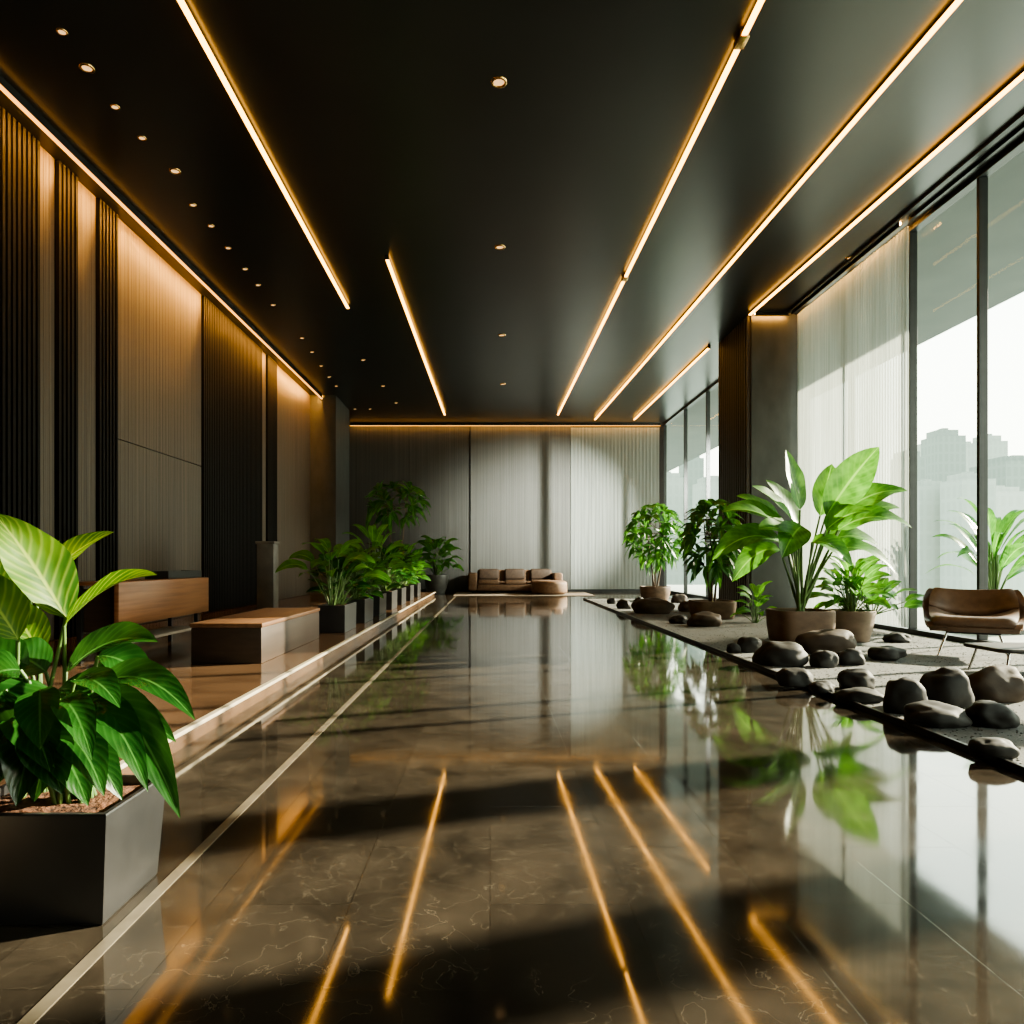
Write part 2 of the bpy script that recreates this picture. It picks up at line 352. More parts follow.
def round_pot(root,r,h,mat,foot=.75,bulge=.06,sx=1,sy=1,e=2):
    pr=[(r*foot*.92,0),(r*foot,.01)]
    for i in range(1,8):
        t=i/8; pr.append((r*(foot+(1-foot)*t+bulge*math.sin(math.pi*t)),h*t))
    pr+=[(r,h-.02),(r*.985,h),(r*.90,h),(r*.885,h-.01),(r*.87,h-.09)]
    o=MB().lathe(pr,48,sx=sx,sy=sy,e=e).build('pot',mat,root,40)
    MB().lathe([(r*.875,h-.05),(r*.6,h-.035),(r*.3,h-.028),(.001,h-.025)],48,capb=False,sx=sx,sy=sy,e=e).build('soil',M['soil'],o,60)

# ------------------------------------------------------------------ room shell
XL=-5.5; XR=6.4; YB=-2.0; YF=25.75
struct('floor',MB().box(XL-.3,XR+.15,YB-.2,YF+.3,-.2,0),M['floor'],'dark brown polished marble tile floor reflecting the lights','floor')
struct('ceiling',MB().box(XL-.3,XR+.15,YB-.2,YF+.3,CEIL,CEIL+.3),M['ceiling'],'charcoal black flat ceiling with light lines','ceiling')
struct('wall_back',MB().box(XL-.3,XR+.15,YB-.2,YB,0,CEIL),M['wall'],'dark wall behind the viewer','wall')
wl=struct('wall_left',MB().box(XL-.2,XL,YB,YF,0,CEIL),M['wall'],'left wall clad in alternating wood panels and black slats','wall')
def Yl(px,x=-5.43): return F*abs(x)/(VX-px)
def slat_panel(y0,y1):
    mb=MB(); mb.box(XL,XL+.03,y0,y1,.13,CEIL-.005)
    n=max(2,int((y1-y0)/.085))
    p=(y1-y0)/n
    for i in range(n):
        yc=y0+(i+.5)*p; mb.box(XL+.03,XL+.085,yc-p*.28,yc+p*.28,.13,CEIL-.005)
    mb.build('slat_panel',M['slat'],wl)
def wood_panel(y0,y1,z0=.13,z1=CEIL-.005):
    mb=MB(); n=max(2,int((y1-y0)/.11)); p=(y1-y0-.012)/n
    mb.box(XL,XL+.03,y0+.004,y1-.004,z0,z1)
    for i in range(n):
        ya=y0+.006+i*p; mb.box(XL+.03,XL+.042,ya+.0025,ya+p-.0025,z0,z1)
    mb.build('wood_panel',M['wood_wall'],wl)
cuts=[(0,40,'s'),(40,57,'w'),(57,78,'s'),(78,98,'w'),(98,118,'s'),(118,203,'2'),(203,262,'s'),(262,267,'w'),(267,277,'s'),(277,297,'w'),(297,321,'w')]
wood_panel(YB+.02,3.0); slat_panel(3.0,4.2); wood_panel(4.2,5.6); slat_panel(5.6,Yl(0))
for a,b,k in cuts:
    y0,y1=Yl(a),Yl(b)
    if k=='s': slat_panel(y0,y1)
    elif k=='w': wood_panel(y0,y1)
    else: wood_panel(y0,y1,.13,2.9); wood_panel(y0,y1,2.915)
# far wall
wf=struct('wall_far',MB().box(XL-.2,XR,YF,YF+.2,0,CEIL),M['wall'],'far wall of grey brown fluted panels','wall')
def corr(x0,x1,z0,z1,pitch,amp,y,seg=6,axis='x',sign=-1,jit=0,seed=1):
    g=srand(seed); n=int((x1-x0)/pitch)*seg; vs=[];fs=[]
    for i in range(n+1):
        x=x0+(x1-x0)*i/n; ph=2*math.pi*i/seg
        a=amp*(1+jit*noise.noise(Vector((x*1.7,seed,0))))
        d=sign*a*(.5+.5*math.cos(ph+jit*2*noise.noise(Vector((x*.9,seed+5,0)))))
        for z in (z0,z1):
            vs.append((x,y+d,z) if axis=='x' else (y+d,x,z))
    for i in range(n): q=i*2; fs.append((q,q+2,q+3,q+1))
    return MB().add(vs,fs)
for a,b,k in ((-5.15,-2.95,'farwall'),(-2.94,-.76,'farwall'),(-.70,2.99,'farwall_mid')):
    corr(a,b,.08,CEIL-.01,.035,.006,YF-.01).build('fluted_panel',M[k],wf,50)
MB().box(-.745,-.715,YF-.04,YF,.0,CEIL-.02).build('panel_joint',M['steel_dark'],wf)
struct('baseboard_far',MB().box(-4.6,XR-.1,YF-.06,YF-.045,0,.08),M['steel_dark'],'low dark baseboard along the far wall','baseboard')
tag(corr(2.97,6.22,.10,CEIL-.12,.05,.016,YF-.03,8,jit=.4,seed=3).build('pleated_curtain',M['sheer_wall'],None,60),'off-white pleated full-height curtain covering right end of the far wall','curtain')
# pillars
struct('pillar_left',MB().box(XL,-4.68,21.25,23.3,0,CEIL),M['pillar'],'dark square pillar at the far end of the left wall','pillar')
pr_=struct('pillar_right',MB().box(5.34,XR,14.3,16.2,0,CEIL),M['pillar'],'dark square pillar beside the right windows with slatted side','pillar')
mb=MB()
for i in range(14):
    y=14.34+i*.134; mb.box(5.27,5.34,y,y+.07,.03,CEIL-.01)
mb.build('slat_panel',M['slat_brown'],pr_)
# glass wall
def window(name,ys,label,y_end_pillar=None):
    r=bpy.data.objects.new(name,None); C.objects.link(r); r['kind']='structure'; r['label']=label; r['category']='window'
    for i in range(len(ys)-1):
        MB().add([(XR,ys[i]+.03,.09),(XR,ys[i+1]-.03,.09),(XR,ys[i+1]-.03,CEIL-.07),(XR,ys[i]+.03,CEIL-.07)],[(3,2,1,0)]).build('pane',M['glass'],r)
    for y in ys: MB().box(XR-.06,XR+.06,y-.025,y+.025,.09,CEIL-.07,.006).build('mullion',M['mullion'],r)
    MB().box(XR-.07,XR+.07,ys[0],ys[-1],0.0,.09,.006).build('sill',M['mullion'],r)
    MB().box(XR-.07,XR+.07,ys[0],ys[-1],CEIL-.07,CEIL,.006).build('head_rail',M['mullion'],r)
window('window_1',[-1.9,-.4,1.1,2.6,4.1,5.6,7.1,7.6,9.1,10.6,12.4,14.25],'floor to ceiling glass wall along the right side in dark frames')
window('window_2',[16.25,18.4,20.55,22.9,25.6],'glass wall bay behind the right pillar at the far end')
struct('trim_1',MB().box(5.98,6.03,YB,14.1,CEIL-.045,CEIL),M['steel_dark'],'shade track groove along the ceiling by the glass','trim')
struct('trim_2',MB().box(6.16,6.20,YB,10.3,CEIL-.045,CEIL),M['steel_dark'],'second shade track on the ceiling nearest the glass','trim')
tag(corr(10.42,14.15,.12,CEIL-.05,.075,.05,6.26,8,axis='y',jit=.45,seed=9).build('sheer_curtain',M['sheer'],None,60),'sheer white pleated curtain hanging inside the glass beside the dark pillar','curtain')
# platform & trims
struct('platform',MB().box(XL,-1.82,1.0,23.0,0,.12),M['platform'],'raised brown stone platform along the left wall','platform')
struct('trim_3',MB().box(-1.82,-1.775,1.0,23.0,.098,.123,.005),M['cream'],'cream stone edging of the raised platform step','trim')
struct('trim_4',MB().box(-1.125,-1.085,1.0,23.4,0,.003),M['inlay'],'pale metal inlay line in the floor beside the planters','trim')
# gravel bed
BX0,BX1,BY0,BY1=2.78,6.28,1.0,20.6
t5=MB(); t5.box(BX0-.028,BX0,BY0,BY1,0,.042,.004); t5.box(BX0-.028,BX1,BY1,BY1+.028,0,.042,.004); t5.box(BX0-.028,BX1,BY0-.028,BY0,0,.042,.004)
struct('trim_5',t5,M['steel_dark'],'dark steel edging around the gravel bed','trim')
g=srand(5); gb=MB()
nx,ny=26,120; vs=[];fs=[]
for i in range(nx+1):
    for j in range(ny+1):
        x=BX0+(BX1-BX0)*i/nx; y=BY0+(BY1-BY0)*j/ny
        if x>5.26 and 14.2<y<16.3: x=5.26
        vs.append((x,y,.024+.004*noise.noise(Vector((x*3,y*3,0)))))
for i in range(nx):
    for j in range(ny): q=i*(ny+1)+j; fs.append((q,q+ny+1,q+ny+2,q+1))
gb.add(vs,fs)
bm=bmesh.new(); bmesh.ops.create_icosphere(bm,subdivisions=1,radius=1); iv=[v.co.copy() for v in bm.verts]; bm.verts.index_update(); fi=[[v.index for v in f.verts] for f in bm.faces]; bm.free()
for i in range(9000):
    y=3.0+(20.5-3.0)*g.random()**1.9; x=g.uniform(BX0+.02,BX1-.03)
    if x>5.23 and 14.2<y<16.3: continue
    r=g.uniform(.004,.009); a=g.uniform(0,6.28); ca,sa=math.cos(a),math.sin(a)
    sx,sy,sz=r*g.uniform(.9,1.5),r*g.uniform(.7,1.1),r*g.uniform(.4,.65)
    gb.add([(x+v.x*sx*ca-v.y*sy*sa,y+v.x*sx*sa+v.y*sy*ca,.025+v.z*sz) for v in iv],fi)
gv=gb.build('gravel',M['gravel'],None,80); tag(gv,'pale grey gravel filling the bed along the windows','gravel',kind='stuff')

# ------------------------------------------------------------------ ceiling lights
def strip(x0,y0,x1,y1,label,conn=()):
    p0=Vector((x0,y0,CEIL-.001)); p1=Vector((x1,y1,CEIL-.001)); d=p1-p0
    r=thing('linear_light',label,'ceiling light',p0,0,None)
    MB().beam((0,0,-.022),d+Vector((0,0,-.022)),.022,.044).build('housing',M['steel_dark'],r)
    MB().beam(Vector((0,0,-.056)),d+Vector((0,0,-.056)),.055,.026,.009).build('diffuser',M['led'],r,40)
    for t in conn:
        c=d*t; u=d.normalized()
        MB().beam(c-u*.09+Vector((0,0,-.045)),c+u*.09+Vector((0,0,-.045)),.10,.07,.01).build('connector',M['gold'],r,40)
    for e in (Vector((0,0,0)),d):
        u=d.normalized()*.012
        MB().beam(e-u+Vector((0,0,-.036)),e+u+Vector((0,0,-.036)),.066,.072,.006).build('end_cap',M['steel_dark'],r)
    return r
strip(-2.74,3.2,-2.80,13.8,'leftmost warm light line on the ceiling, running over the platform edge')
strip(-1.70,11.54,-1.54,23.8,'short warm light line left of the ceiling centre')
strip(2.44,2.6,2.31,23.8,'warm light line right of centre with two brass couplings',((6.72-2.6)/21.2,(12.35-2.6)/21.2))
strip(4.24,4.0,3.69,24.6,'long unbroken warm light line second from the windows')
strip(5.58,4.2,5.26,14.17,'warm light line nearest the windows ending at the dark pillar')
strip(5.12,16.35,5.07,24.6,'warm light line beyond the dark pillar near the far windows')
# cove lights: a fascia lip with the emitter behind it facing the wall, and a thin lit edge below
cv=thing('cove_light','long warm cove light washing the top of the left wall','cove light',(-5.09,YB+.1,CEIL))
Lc=21.2-YB-.1
MB().box(-.01,.01,0,Lc,-.10,0,.003).build('fascia',M['ceiling'],cv)
MB().box(-.045,-.012,0,Lc,-.036,-.008,.004).build('diffuser',M['cove'],cv)
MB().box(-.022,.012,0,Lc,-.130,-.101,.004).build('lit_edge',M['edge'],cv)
cv=thing('cove_light','warm cove light washing the top of the far wall','cove light',(-5.1,YF-.26,CEIL))
MB().box(0,11.3,-.01,.01,-.09,0,.003).build('fascia',M['ceiling'],cv)
MB().box(0,11.3,.012,.035,-.065,-.012,.004).build('diffuser',M['cove_far'],cv)
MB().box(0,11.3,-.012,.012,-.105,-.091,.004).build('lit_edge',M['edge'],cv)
cv=thing('cove_light','added warm glow strip brightening the top of the sheer curtain','cove light',(6.08,10.4,CEIL))  # added emitter for the warm glow on the curtain top, no real fitting
MB().box(-.008,.008,0,3.7,-.08,0,.003).build('fascia',M['ceiling'],cv)
MB().box(.01,.03,0,3.7,-.043,-.01,.004).build('diffuser',M['added_glow'],cv)
cv=thing('cove_light','short added warm glow strip brightening the top of the dark right pillar','cove light',(5.36,14.16,CEIL))  # added emitter standing in for strip-end glow on the pillar
MB().box(0,.70,-.008,.008,-.08,0,.003).build('fascia',M['ceiling'],cv)
MB().box(0,.70,.01,.03,-.05,-.01,.004).build('diffuser',M['added_glow'],cv)
def downlight(x,y,label,group,sc=1,first=[None]):
    if first[0] is None:
        r=thing('downlight',label,'downlight',(x,y,CEIL),0,group)
        MB().lathe([(.055,0),(.055,-.004),(.062,-.014),(.075,-.016),(.085,-.010),(.088,0)],32,capb=False).build('ring',M['gold'],r,50)
        MB().lathe([(.056,-.003),(.03,-.006),(.001,-.007)],28,capb=False).build('lens',M['lens'],r,50)
        first[0]=r; return r
    s=first[0]; r=s.copy(); C.objects.link(r); r.location=(x,y,CEIL); r['label']=label; r['group']=group; r.scale=(sc,sc,sc)
    for c in s.children:
        k=c.copy(); C.objects.link(k); k.parent=r
    return r
def CP(px,py):
    Y=F*(CEIL-H)/(VY-py); return (px-VX)/F*Y,Y
for (px,py,nm) in ((499,82,'nearest and largest brass downlight on the ceiling centre line'),(500,247,'second brass downlight on the ceiling centre line'),(502,335,'third brass downlight on the ceiling centre line'),(503,384,'farthest brass downlight on the ceiling centre line')):
    downlight(*CP(px,py),nm,'centre line downlights')
for (px,py) in ((62,32),(87,68),(115,107),(142,138),(175,171),(193,205),(211,226),(228,248),(245,269),(258,285),(273,305),(302,338),(312,352),(321,366),(329,377),(336,386)):
    downlight(*CP(px,py),'small brass downlight in the row above the left platform','left row downlights',.85 if px in (87,175) else .6)
for (px,py) in ((363,360),(383,386),(396,403),(355,409),(370,409)):
    downlight(*CP(px,py),'tiny far downlight between the left row and short light line','far left downlights',.7)
downlight(*CP(850,258),'single brass downlight beside the window shade tracks','window downlight',.8)

# ------------------------------------------------------------------ left furniture
cx=-3.72
con=thing('console_desk','oak fronted console desk with open steel legs on the platform','desk',(cx,7.68,.12))
MB().box(.16,.21,-1.06,1.06,.365,.79,.008).build('front_panel',M['wood'],con,40)
MB().box(-.27,.158,-1.06,1.06,.755,.79,.006).build('desktop',M['wood'],con,40)
for sx in (-.22,.10):
    for sy in (-.95,.95): MB().box(sx-.022,sx+.022,sy-.022,sy+.022,0,.755,.004).build('leg',M['steel_dark'],con)
MB().box(-.24,.13,-.93,.93,.16,.19,.005).build('lower_shelf',M['pedestal'],con)
MB().box(-.24,.12,-.93,-.90,.30,.72,.004).build('side_panel',M['bench_body'],con)
tr=thing('desk_tray','low black divided tray lying on the oak console desk','tray',(cx+.02,8.22,.912))
t=MB(); t.box(-.13,.13,-.45,.45,0,.012,.003)
for a in (-.13,.122): t.box(a,a+.008,-.45,.45,.012,.085)
for a in (-.45,.442): t.box(-.122,.122,a,a+.008,.012,.085)
t.build('tray_body',M['black'],tr)
for y in (-.22,0,.22): MB().box(-.12,.12,y-.004,y+.004,.012,.08).build('divider',M['black'],tr)
bn=thing('block_bench','long low block bench with brown wooden top on the platform','bench',(-2.54,7.88,.12))
MB().box(-.34,.34,-1.14,1.14,.0,.345,.008).build('body',M['bench_body'],bn,40)
MB().box(-.35,.35,-1.15,1.15,.347,.39,.008).build('top',M['wood_bench'],bn,40)
pd=thing('pedestal','warm grey square pedestal behind the block bench near the slatted wall','pedestal',(-4.0,12.6,.12))
MB().box(-.17,.17,-.17,.17,0,.05,.006).build('plinth',M['steel_dark'],pd)
MB().box(-.15,.15,-.15,.15,.05,1.30,.008).build('shaft',M['pedestal'],pd,40)
MB().box(-.17,.17,-.17,.17,1.30,1.35,.006).build('cap',M['pedestal'],pd)

# near potted plant
rp=Vector((-1.40,2.29,0))
np_=thing('potted_plant','large variegated and dark green broadleaf plant in nearest charcoal planter','plant',rp)
box_planter(np_,.51,.40,.345,.03,M['planter'],.02,.03)
def plist(root,rloc,lst,mat,stem_base,name,shape='ovate',fold=.28,stemr=.006,stems=None,seed=1,droopk=1,wk=1):
    g=srand(seed); fol=MB(); st=stems if stems is not None else MB()
    for (bx,by,tx,ty,w,yb,yt,dp) in lst:
        b=P(bx,by,yb)-rloc; tt=P(tx,ty,yt)-rloc
        leaf(fol,b,tt,wk*w/F*(yb+yt)/2,dp*droopk,Vector((.2+g.uniform(-.25,.25),-.55,.75)),fold=fold,shape=shape,nseg=14,ph=g.uniform(0,6))
        sb=Vector(stem_base)+Vector((g.uniform(-.05,.05),g.uniform(-.05,.05),0))
        st.tube(curve_pts(sb,b,(g.uniform(-.02,.02),g.uniform(-.02,.02),.06)),[stemr*1.4]*3+[stemr]*4,8)
    fol.build(name,mat,root,70); return st
st=plist(np_,rp,[(66,618,-6,513,62,2.25,2.2,.04),(36,588,114,532,30,2.38,2.42,.08),(64,626,157,575,34,2.25,2.12,.1),(18,640,-40,572,50,2.2,2.1,.1),(40,655,5,598,40,2.32,2.34,.04),(30,600,60,540,26,2.5,2.55,.02),(10,600,-30,520,46,2.4,2.4,.03)],M['leaf_var'],(-.09,.04,.3),'foliage',seed=2,wk=1.0,fold=.4)
st=plist(np_,rp,[(66,672,158,642,40,2.32,2.26,.14),(92,690,195,720,38,2.26,2.14,.2),(85,702,180,818,44,2.2,2.05,.22),(72,715,148,792,40,2.2,2.02,.25),(58,690,130,748,44,2.28,2.2,.18),(52,690,-4,748,58,2.2,2.04,.14),(42,722,16,806,46,2.16,2.02,.16),(30,700,-70,704,54,2.25,2.15,.12),(98,656,157,694,34,2.34,2.36,.16),(58,735,104,796,42,2.16,2.04,.2),(46,672,2,652,42,2.3,2.25,.1),(20,684,-44,640,50,2.24,2.2,.1),(30,740,-20,800,50,2.16,2.04,.18),(78,690,165,690,36,2.4,2.42,.16),(88,730,140,770,34,2.34,2.3,.2),(20,712,50,772,46,2.12,2.02,.15),(70,720,176,742,36,2.4,2.38,.18),(75,680,120,708,32,2.16,2.06,.15),(60,700,92,760,32,2.12,2.0,.18),(40,690,40,750,38,2.1,2.0,.12),
 (55,735,34,802,44,2.14,2.06,.12),(50,742,88,806,40,2.14,2.06,.14),(12,720,-14,796,50,2.14,2.06,.12),(70,745,122,800,34,2.22,2.2,.16),(34,728,62,794,44,2.1,2.04,.1),(20,670,-30,690,50,2.16,2.06,.14),(5,690,-25,740,54,2.12,2.04,.12)],M['leaf_dark'],(.05,0,.3),'foliage',stems=st,seed=4,wk=1.1,fold=.36)
st.build('stems',M['stem'],np_,60)
# row planters
words=['first planter behind the block bench, with large arching leaves','second planter from the block bench, with dense round foliage','third planter from the block bench, with lighter spreading leaves','fourth planter from the block bench, with mixed broad leaves','fifth planter from the block bench in the platform row','sixth planter from the block bench in the platform row','seventh and farthest planter of the platform row']
ys=[9.66,11.2,12.7,14.3,15.9,17.6,19.4]
for i,y in enumerate(ys):
    r=thing('potted_plant',words[i],'plant',(-2.19,y+.42,.12),0,'planters along the platform edge')
    box_planter(r,.38,.84,.38,.012,M['planter'])
    if i==0:
        bushy(r,11,16,.34,.4,.82,.62,(.36,.50),.52,M['leaf_bright'],off=(-.05,-.15),droop=.2,el=(-.2,.4),fold=.15)
        bushy(r,12,26,.34,.12,.55,.42,(.24,.34),.6,M['leaf_dark'],off=(.0,.1),name='foliage',el=(0,.7))
    elif i==1:
        bushy(r,31,44,.34,.15,.78,.5,(.2,.3),.7,M['leaf_mid'],off=(0,-.1),droop=.16,el=(-.2,.6),fold=.12)
        bushy(r,32,20,.34,.3,.7,.5,(.22,.3),.6,M['leaf_bright'],off=(0,.1),droop=.16,el=(-.2,.6),name='foliage')
    elif i==2:
        bushy(r,33,18,.34,.45,1.1,.5,(.4,.55),.36,M['leaf_bright'],off=(0,0),droop=.2,el=(-.1,.9),shape='paddle')
        bushy(r,34,22,.34,.12,.5,.4,(.24,.32),.55,M['leaf_mid'],off=(0,-.1),name='foliage',el=(0,.6))
    elif i==3:
        bushy(r,35,40,.34,.2,.85,.5,(.26,.36),.5,M['leaf_dark'],off=(0,-.1),droop=.16,el=(-.1,.8))
        bushy(r,36,14,.34,.4,.95,.45,(.26,.36),.5,M['leaf_bright'],off=(0,.1),name='foliage',el=(-.1,.6))
    else:
        m=[M['leaf_mid'],M['leaf_dark'],M['leaf_bright']][i%3]
        bushy(r,20+i,36,.34,.2,.85+.12*(i%2),.48,(.26,.38),.58,m,off=(0,-.1),droop=.14,el=(-.1,.8))
        bushy(r,40+i,16,.34,.12,.5,.36,(.2,.3),.55,M['leaf_bright'] if i%2 else M['leaf_mid'],off=(.02,.1),name='foliage',el=(0,.7))
r=thing('potted_tree','tall slender indoor tree rising behind the platform planters','plant',(-2.85,21.4,.12))
round_pot(r,.32,.45,M['planter_light']); tree(r,73,.42,2.95,1.05,1.15,15,8,(.40,.60),.34,M['leaf_mid'],2)
r=thing('potted_plant','bushy plant in a round slate pot near the far wall','plant',(-1.86,24.3,0))
round_pot(r,.42,.66,M['planter_light'],.72); bushy(r,61,40,.6,.3,1.15,.8,(.4,.58),.52,M['leaf_bright'],droop=.22,stem=.01,el=(-.3,.5))

# ------------------------------------------------------------------ far sofa group
struct_rug=MB().box(-1.2,3.4,22.6,25.4,0,.018,.004)
tag(struct_rug.build('rug',M['rug'],None),'taupe rug under the sofa at the far wall','rug')
sf=thing('sofa','brown upholstered three seat sofa against the far fluted wall','sofa',(.88,24.75,.018))
sf.scale=(.92,.95,1)
MB().box(-1.45,1.45,-.48,.42,.08,.30,.04,3).build('base',M['sofa'],sf,40)
for x in (-1.0,0,1.0):
    MB().box(x-.39+(.0),x+.39,-.5,.2,.302,.46,.05,3).build('seat_cushion',M['sofa'],sf,50)
    MB().box(x-.39,x+.39,.20,.40,.462,.84,.07,3).build('back_cushion',M['sofa_dark'],sf,50)
MB().box(-1.45,1.45,.41,.55,.08,.80,.05,3).build('backrest',M['sofa'],sf,50)
for s in (-1,1): MB().box(s*1.62-.17,s*1.62+.17,-.5,.55,.08,.70,.07,3).build('armrest',M['sofa'],sf,50)
for x in (-1.6,1.6):
    for y in (-.4,.45): MB().tube([(x,y,0),(x,y,.085)],.025,10).build('leg',M['steel_dark'],sf)
po=thing('pouf','round tan pouf standing in front of the sofa right end','pouf',(2.0,23.6,.018))
MB().lathe([(.52,.02),(.58,.04),(.6,.10),(.6,.34),(.58,.41),(.5,.45),(.3,.465),(.001,.47)],40).build('cushion',M['sofa'],po,60)
MB().lathe([(.5,0),(.52,.02)],40,capt=True).build('plinth',M['steel_dark'],po)

# ------------------------------------------------------------------ right bed: plants
Z=.024
rl=Vector((4.14,9.35,Z))
r=thing('potted_plant','tall paddle leaved plant in low blocky brown pot before the sheer curtain','plant',rl)
round_pot(r,.37,.44,M['pot'],.9,.03,e=4.5)
st=plist(r,rl,[(826,516,879,447,34,9.3,9.2,.05),(800,510,786,450,22,9.4,9.5,.03),(834,520,908,491,27,9.4,9.4,.14),(838,530,912,528,29,9.2,9.0,.2),(788,532,722,512,27,9.3,9.2,.16),(786,546,712,560,29,9.2,9.0,.22),(798,524,766,480,24,9.5,9.6,.06),(832,552,896,574,25,9.2,9.0,.24),(802,526,782,558,28,9.1,8.85,.12),(820,516,832,464,24,9.5,9.6,.04),(784,534,736,496,26,9.6,9.8,.14),(840,530,900,508,24,9.6,9.7,.14),(812,542,852,566,25,9.1,8.9,.2),(780,550,732,582,24,9.4,9.4,.22),(826,530,872,512,26,9.1,8.9,.16),(792,520,752,486,22,9.3,9.3,.08),(796,540,758,530,26,9.1,8.9,.15),(822,545,878,545,26,9.6,9.6,.18)],M['leaf_bright'],(0,0,.40),'foliage','paddle',fold=.3,stemr=.014,seed=6,droopk=.9,wk=1.1)
st.build('stems',M['stem'],r,60)
r=thing('potted_plant','bushy bright plant in round taupe pot beside the lounge chair','plant',(4.92,9.55,Z))
round_pot(r,.31,.42,M['pot_taupe'],.72,.03); bushy(r,81,44,.36,.12,.62,.42,(.26,.40),.5,M['leaf_bright'],droop=.16); bushy(r,82,18,.36,.1,.35,.7,(.26,.38),.5,M['leaf_mid'],off=(.3,0),name='foliage')
r=thing('potted_tree','rounded dense indoor tree at the far end of the gravel bed','plant',(4.6,19.5,Z))
round_pot(r,.42,.40,M['pot'],.8); tree(r,91,.36,2.35,.88,1.75,34,8,(.32,.46),.36,M['leaf_mid'],3)
r=thing('potted_tree','slim tiered indoor tree before the slatted side of the dark pillar','plant',(4.25,13.4,Z))
round_pot(r,.40,.34,M['pot'],.88,.03,e=4); tree(r,92,.30,1.98,.54,1.5,24,8,(.30,.42),.38,M['leaf_mid'],3)
r=thing('young_plant','small bright plant growing from the gravel before the dark pillar','plant',(4.70,12.4,Z))
bushy(r,101,20,0.0,.12,.55,.32,(.22,.34),.5,M['leaf_bright'],droop=.15)
# rocks
def rock(px,py,w,h,kind,label,seed,depth=.8):
    p=G(px,py,Z); W=w/F*p.y; Hh=h/F*p.y
    bm=bmesh.new(); bmesh.ops.create_icosphere(bm,subdivisions=4,radius=1)
    so=Vector((seed*3.7,seed*1.3,seed*.7))
    for v in bm.verts:
        n=v.co.normalized()
        d=1+.30*noise.noise(n*1.0+so)+.12*noise.noise(n*2.2+so)+.03*noise.noise(n*5+so)
        q=n*d
        q.x=math.copysign(abs(q.x)**.88,q.x); q.z=math.copysign(abs(q.z)**.92,q.z)
        v.co=q
    zs=[v.co.z for v in bm.verts]; xs=[v.co.x for v in bm.verts]
    z0=min(zs)+.45; zr=max(zs)-z0; xr=max(xs)-min(xs)
    for v in bm.verts:
        z=max(v.co.z-z0,-.02)/zr
        v.co=Vector((v.co.x/xr*W,v.co.y/xr*W*depth,z*Hh))
    bm.verts.index_update()
    mb=MB().add([v.co.copy() for v in bm.verts],[[v.index for v in f.verts] for f in bm.faces]); bm.free()
    o=mb.build('rock',M['rock_brown'] if kind=='b' else M['rock'],None,70,loc=(p.x,p.y+W*depth*.42,Z-.002))
    tag(o,label,'rock','rocks on the gravel bed'); return o
RK=[(788,667,54,24,'d','broad dark rock in front of the paddle leaved plant pot'),
(828,668,28,17,'d','small dark rock just right of the broad rock by the pot'),
(855,666,28,17,'d','small dark rock left of the flat rock by the taupe pot'),
(799,687,36,18,'d','dark rock at the bed edge below the broad rock'),
(826,694,26,12,'d','smallest dark rock at the bed edge between two larger ones'),
(862,691,38,21,'d','rounded dark rock standing just behind a flat rock near the bed edge'),
(868,704,46,14,'d','flat dark rock at the bed edge before a rounded one'),
(893,661,38,14,'d','flat dark rock below the taupe pot'),
(914,715,46,36,'d','tall dark boulder left of the pair of boulders near the coffee table'),
(958,709,54,40,'d','tallest dark boulder, in the middle of the cluster near the coffee table'),
(948,729,64,23,'d','wide low dark rock in front of the tallest boulder'),
(1002,729,46,26,'d','rounded dark rock in front of the large brown boulder'),
(1003,761,46,20,'d','nearest dark rock, alone close to the steel edging'),
(1008,703,66,36,'b','large brown boulder below the coffee table'),
(752,653,26,16,'d','small dark rock left of the broad rock, second from the edge'),
(735,653,15,10,'d','tiny dark rock at the bed edge left of the small rock'),
(834,655,60,25,'b','wedge shaped brown rock leaning before the blocky brown pot'),
(708,627,36,15,'b','flat brown rock before the slim tiered tree'),
(680,624,20,9,'d','small low dark rock left of the flat brown rock'),
(655,614,44,16,'b','long brown rock before the rounded tree'),
(625,609,16,10,'d','small dark rock at bed edge far left of the long brown rock'),
(641,606,13,9,'d','tiny far rock behind the long brown rock'),
(688,612,18,11,'b','small brown rock right of the long brown rock'),
(902,643,26,10,'d','small flat rock right of the taupe pot'),
(612,604,10,6,'d','farthest tiny rock near the end of the bed'),
(680,603,16,9,'b','brown rock right of the rounded tree pot at the far end')]
for i,k in enumerate(RK): rock(*k,seed=i+3,depth=.55 if i in (16,13,19) else .75)

# ------------------------------------------------------------------ lounge chair and table
ch=thing('lounge_chair','brown leather shell lounge chair on thin steel legs by the glass','chair',(5.62,8.15,Z),R(-34))
def cr(pts,t):
    n=len(pts)-1; x=t*n; i=min(int(x),n-1); f=x-i
    p0=pts[max(i-1,0)];p1=pts[i];p2=pts[i+1];p3=pts[min(i+2,n)]
    return tuple(.5*((2*b)+(-a+c)*f+(2*a-5*b+4*c-d)*f*f+(-a+3*b-3*c+d)*f**3) for a,b,c,d in zip(p0,p1,p2,p3))
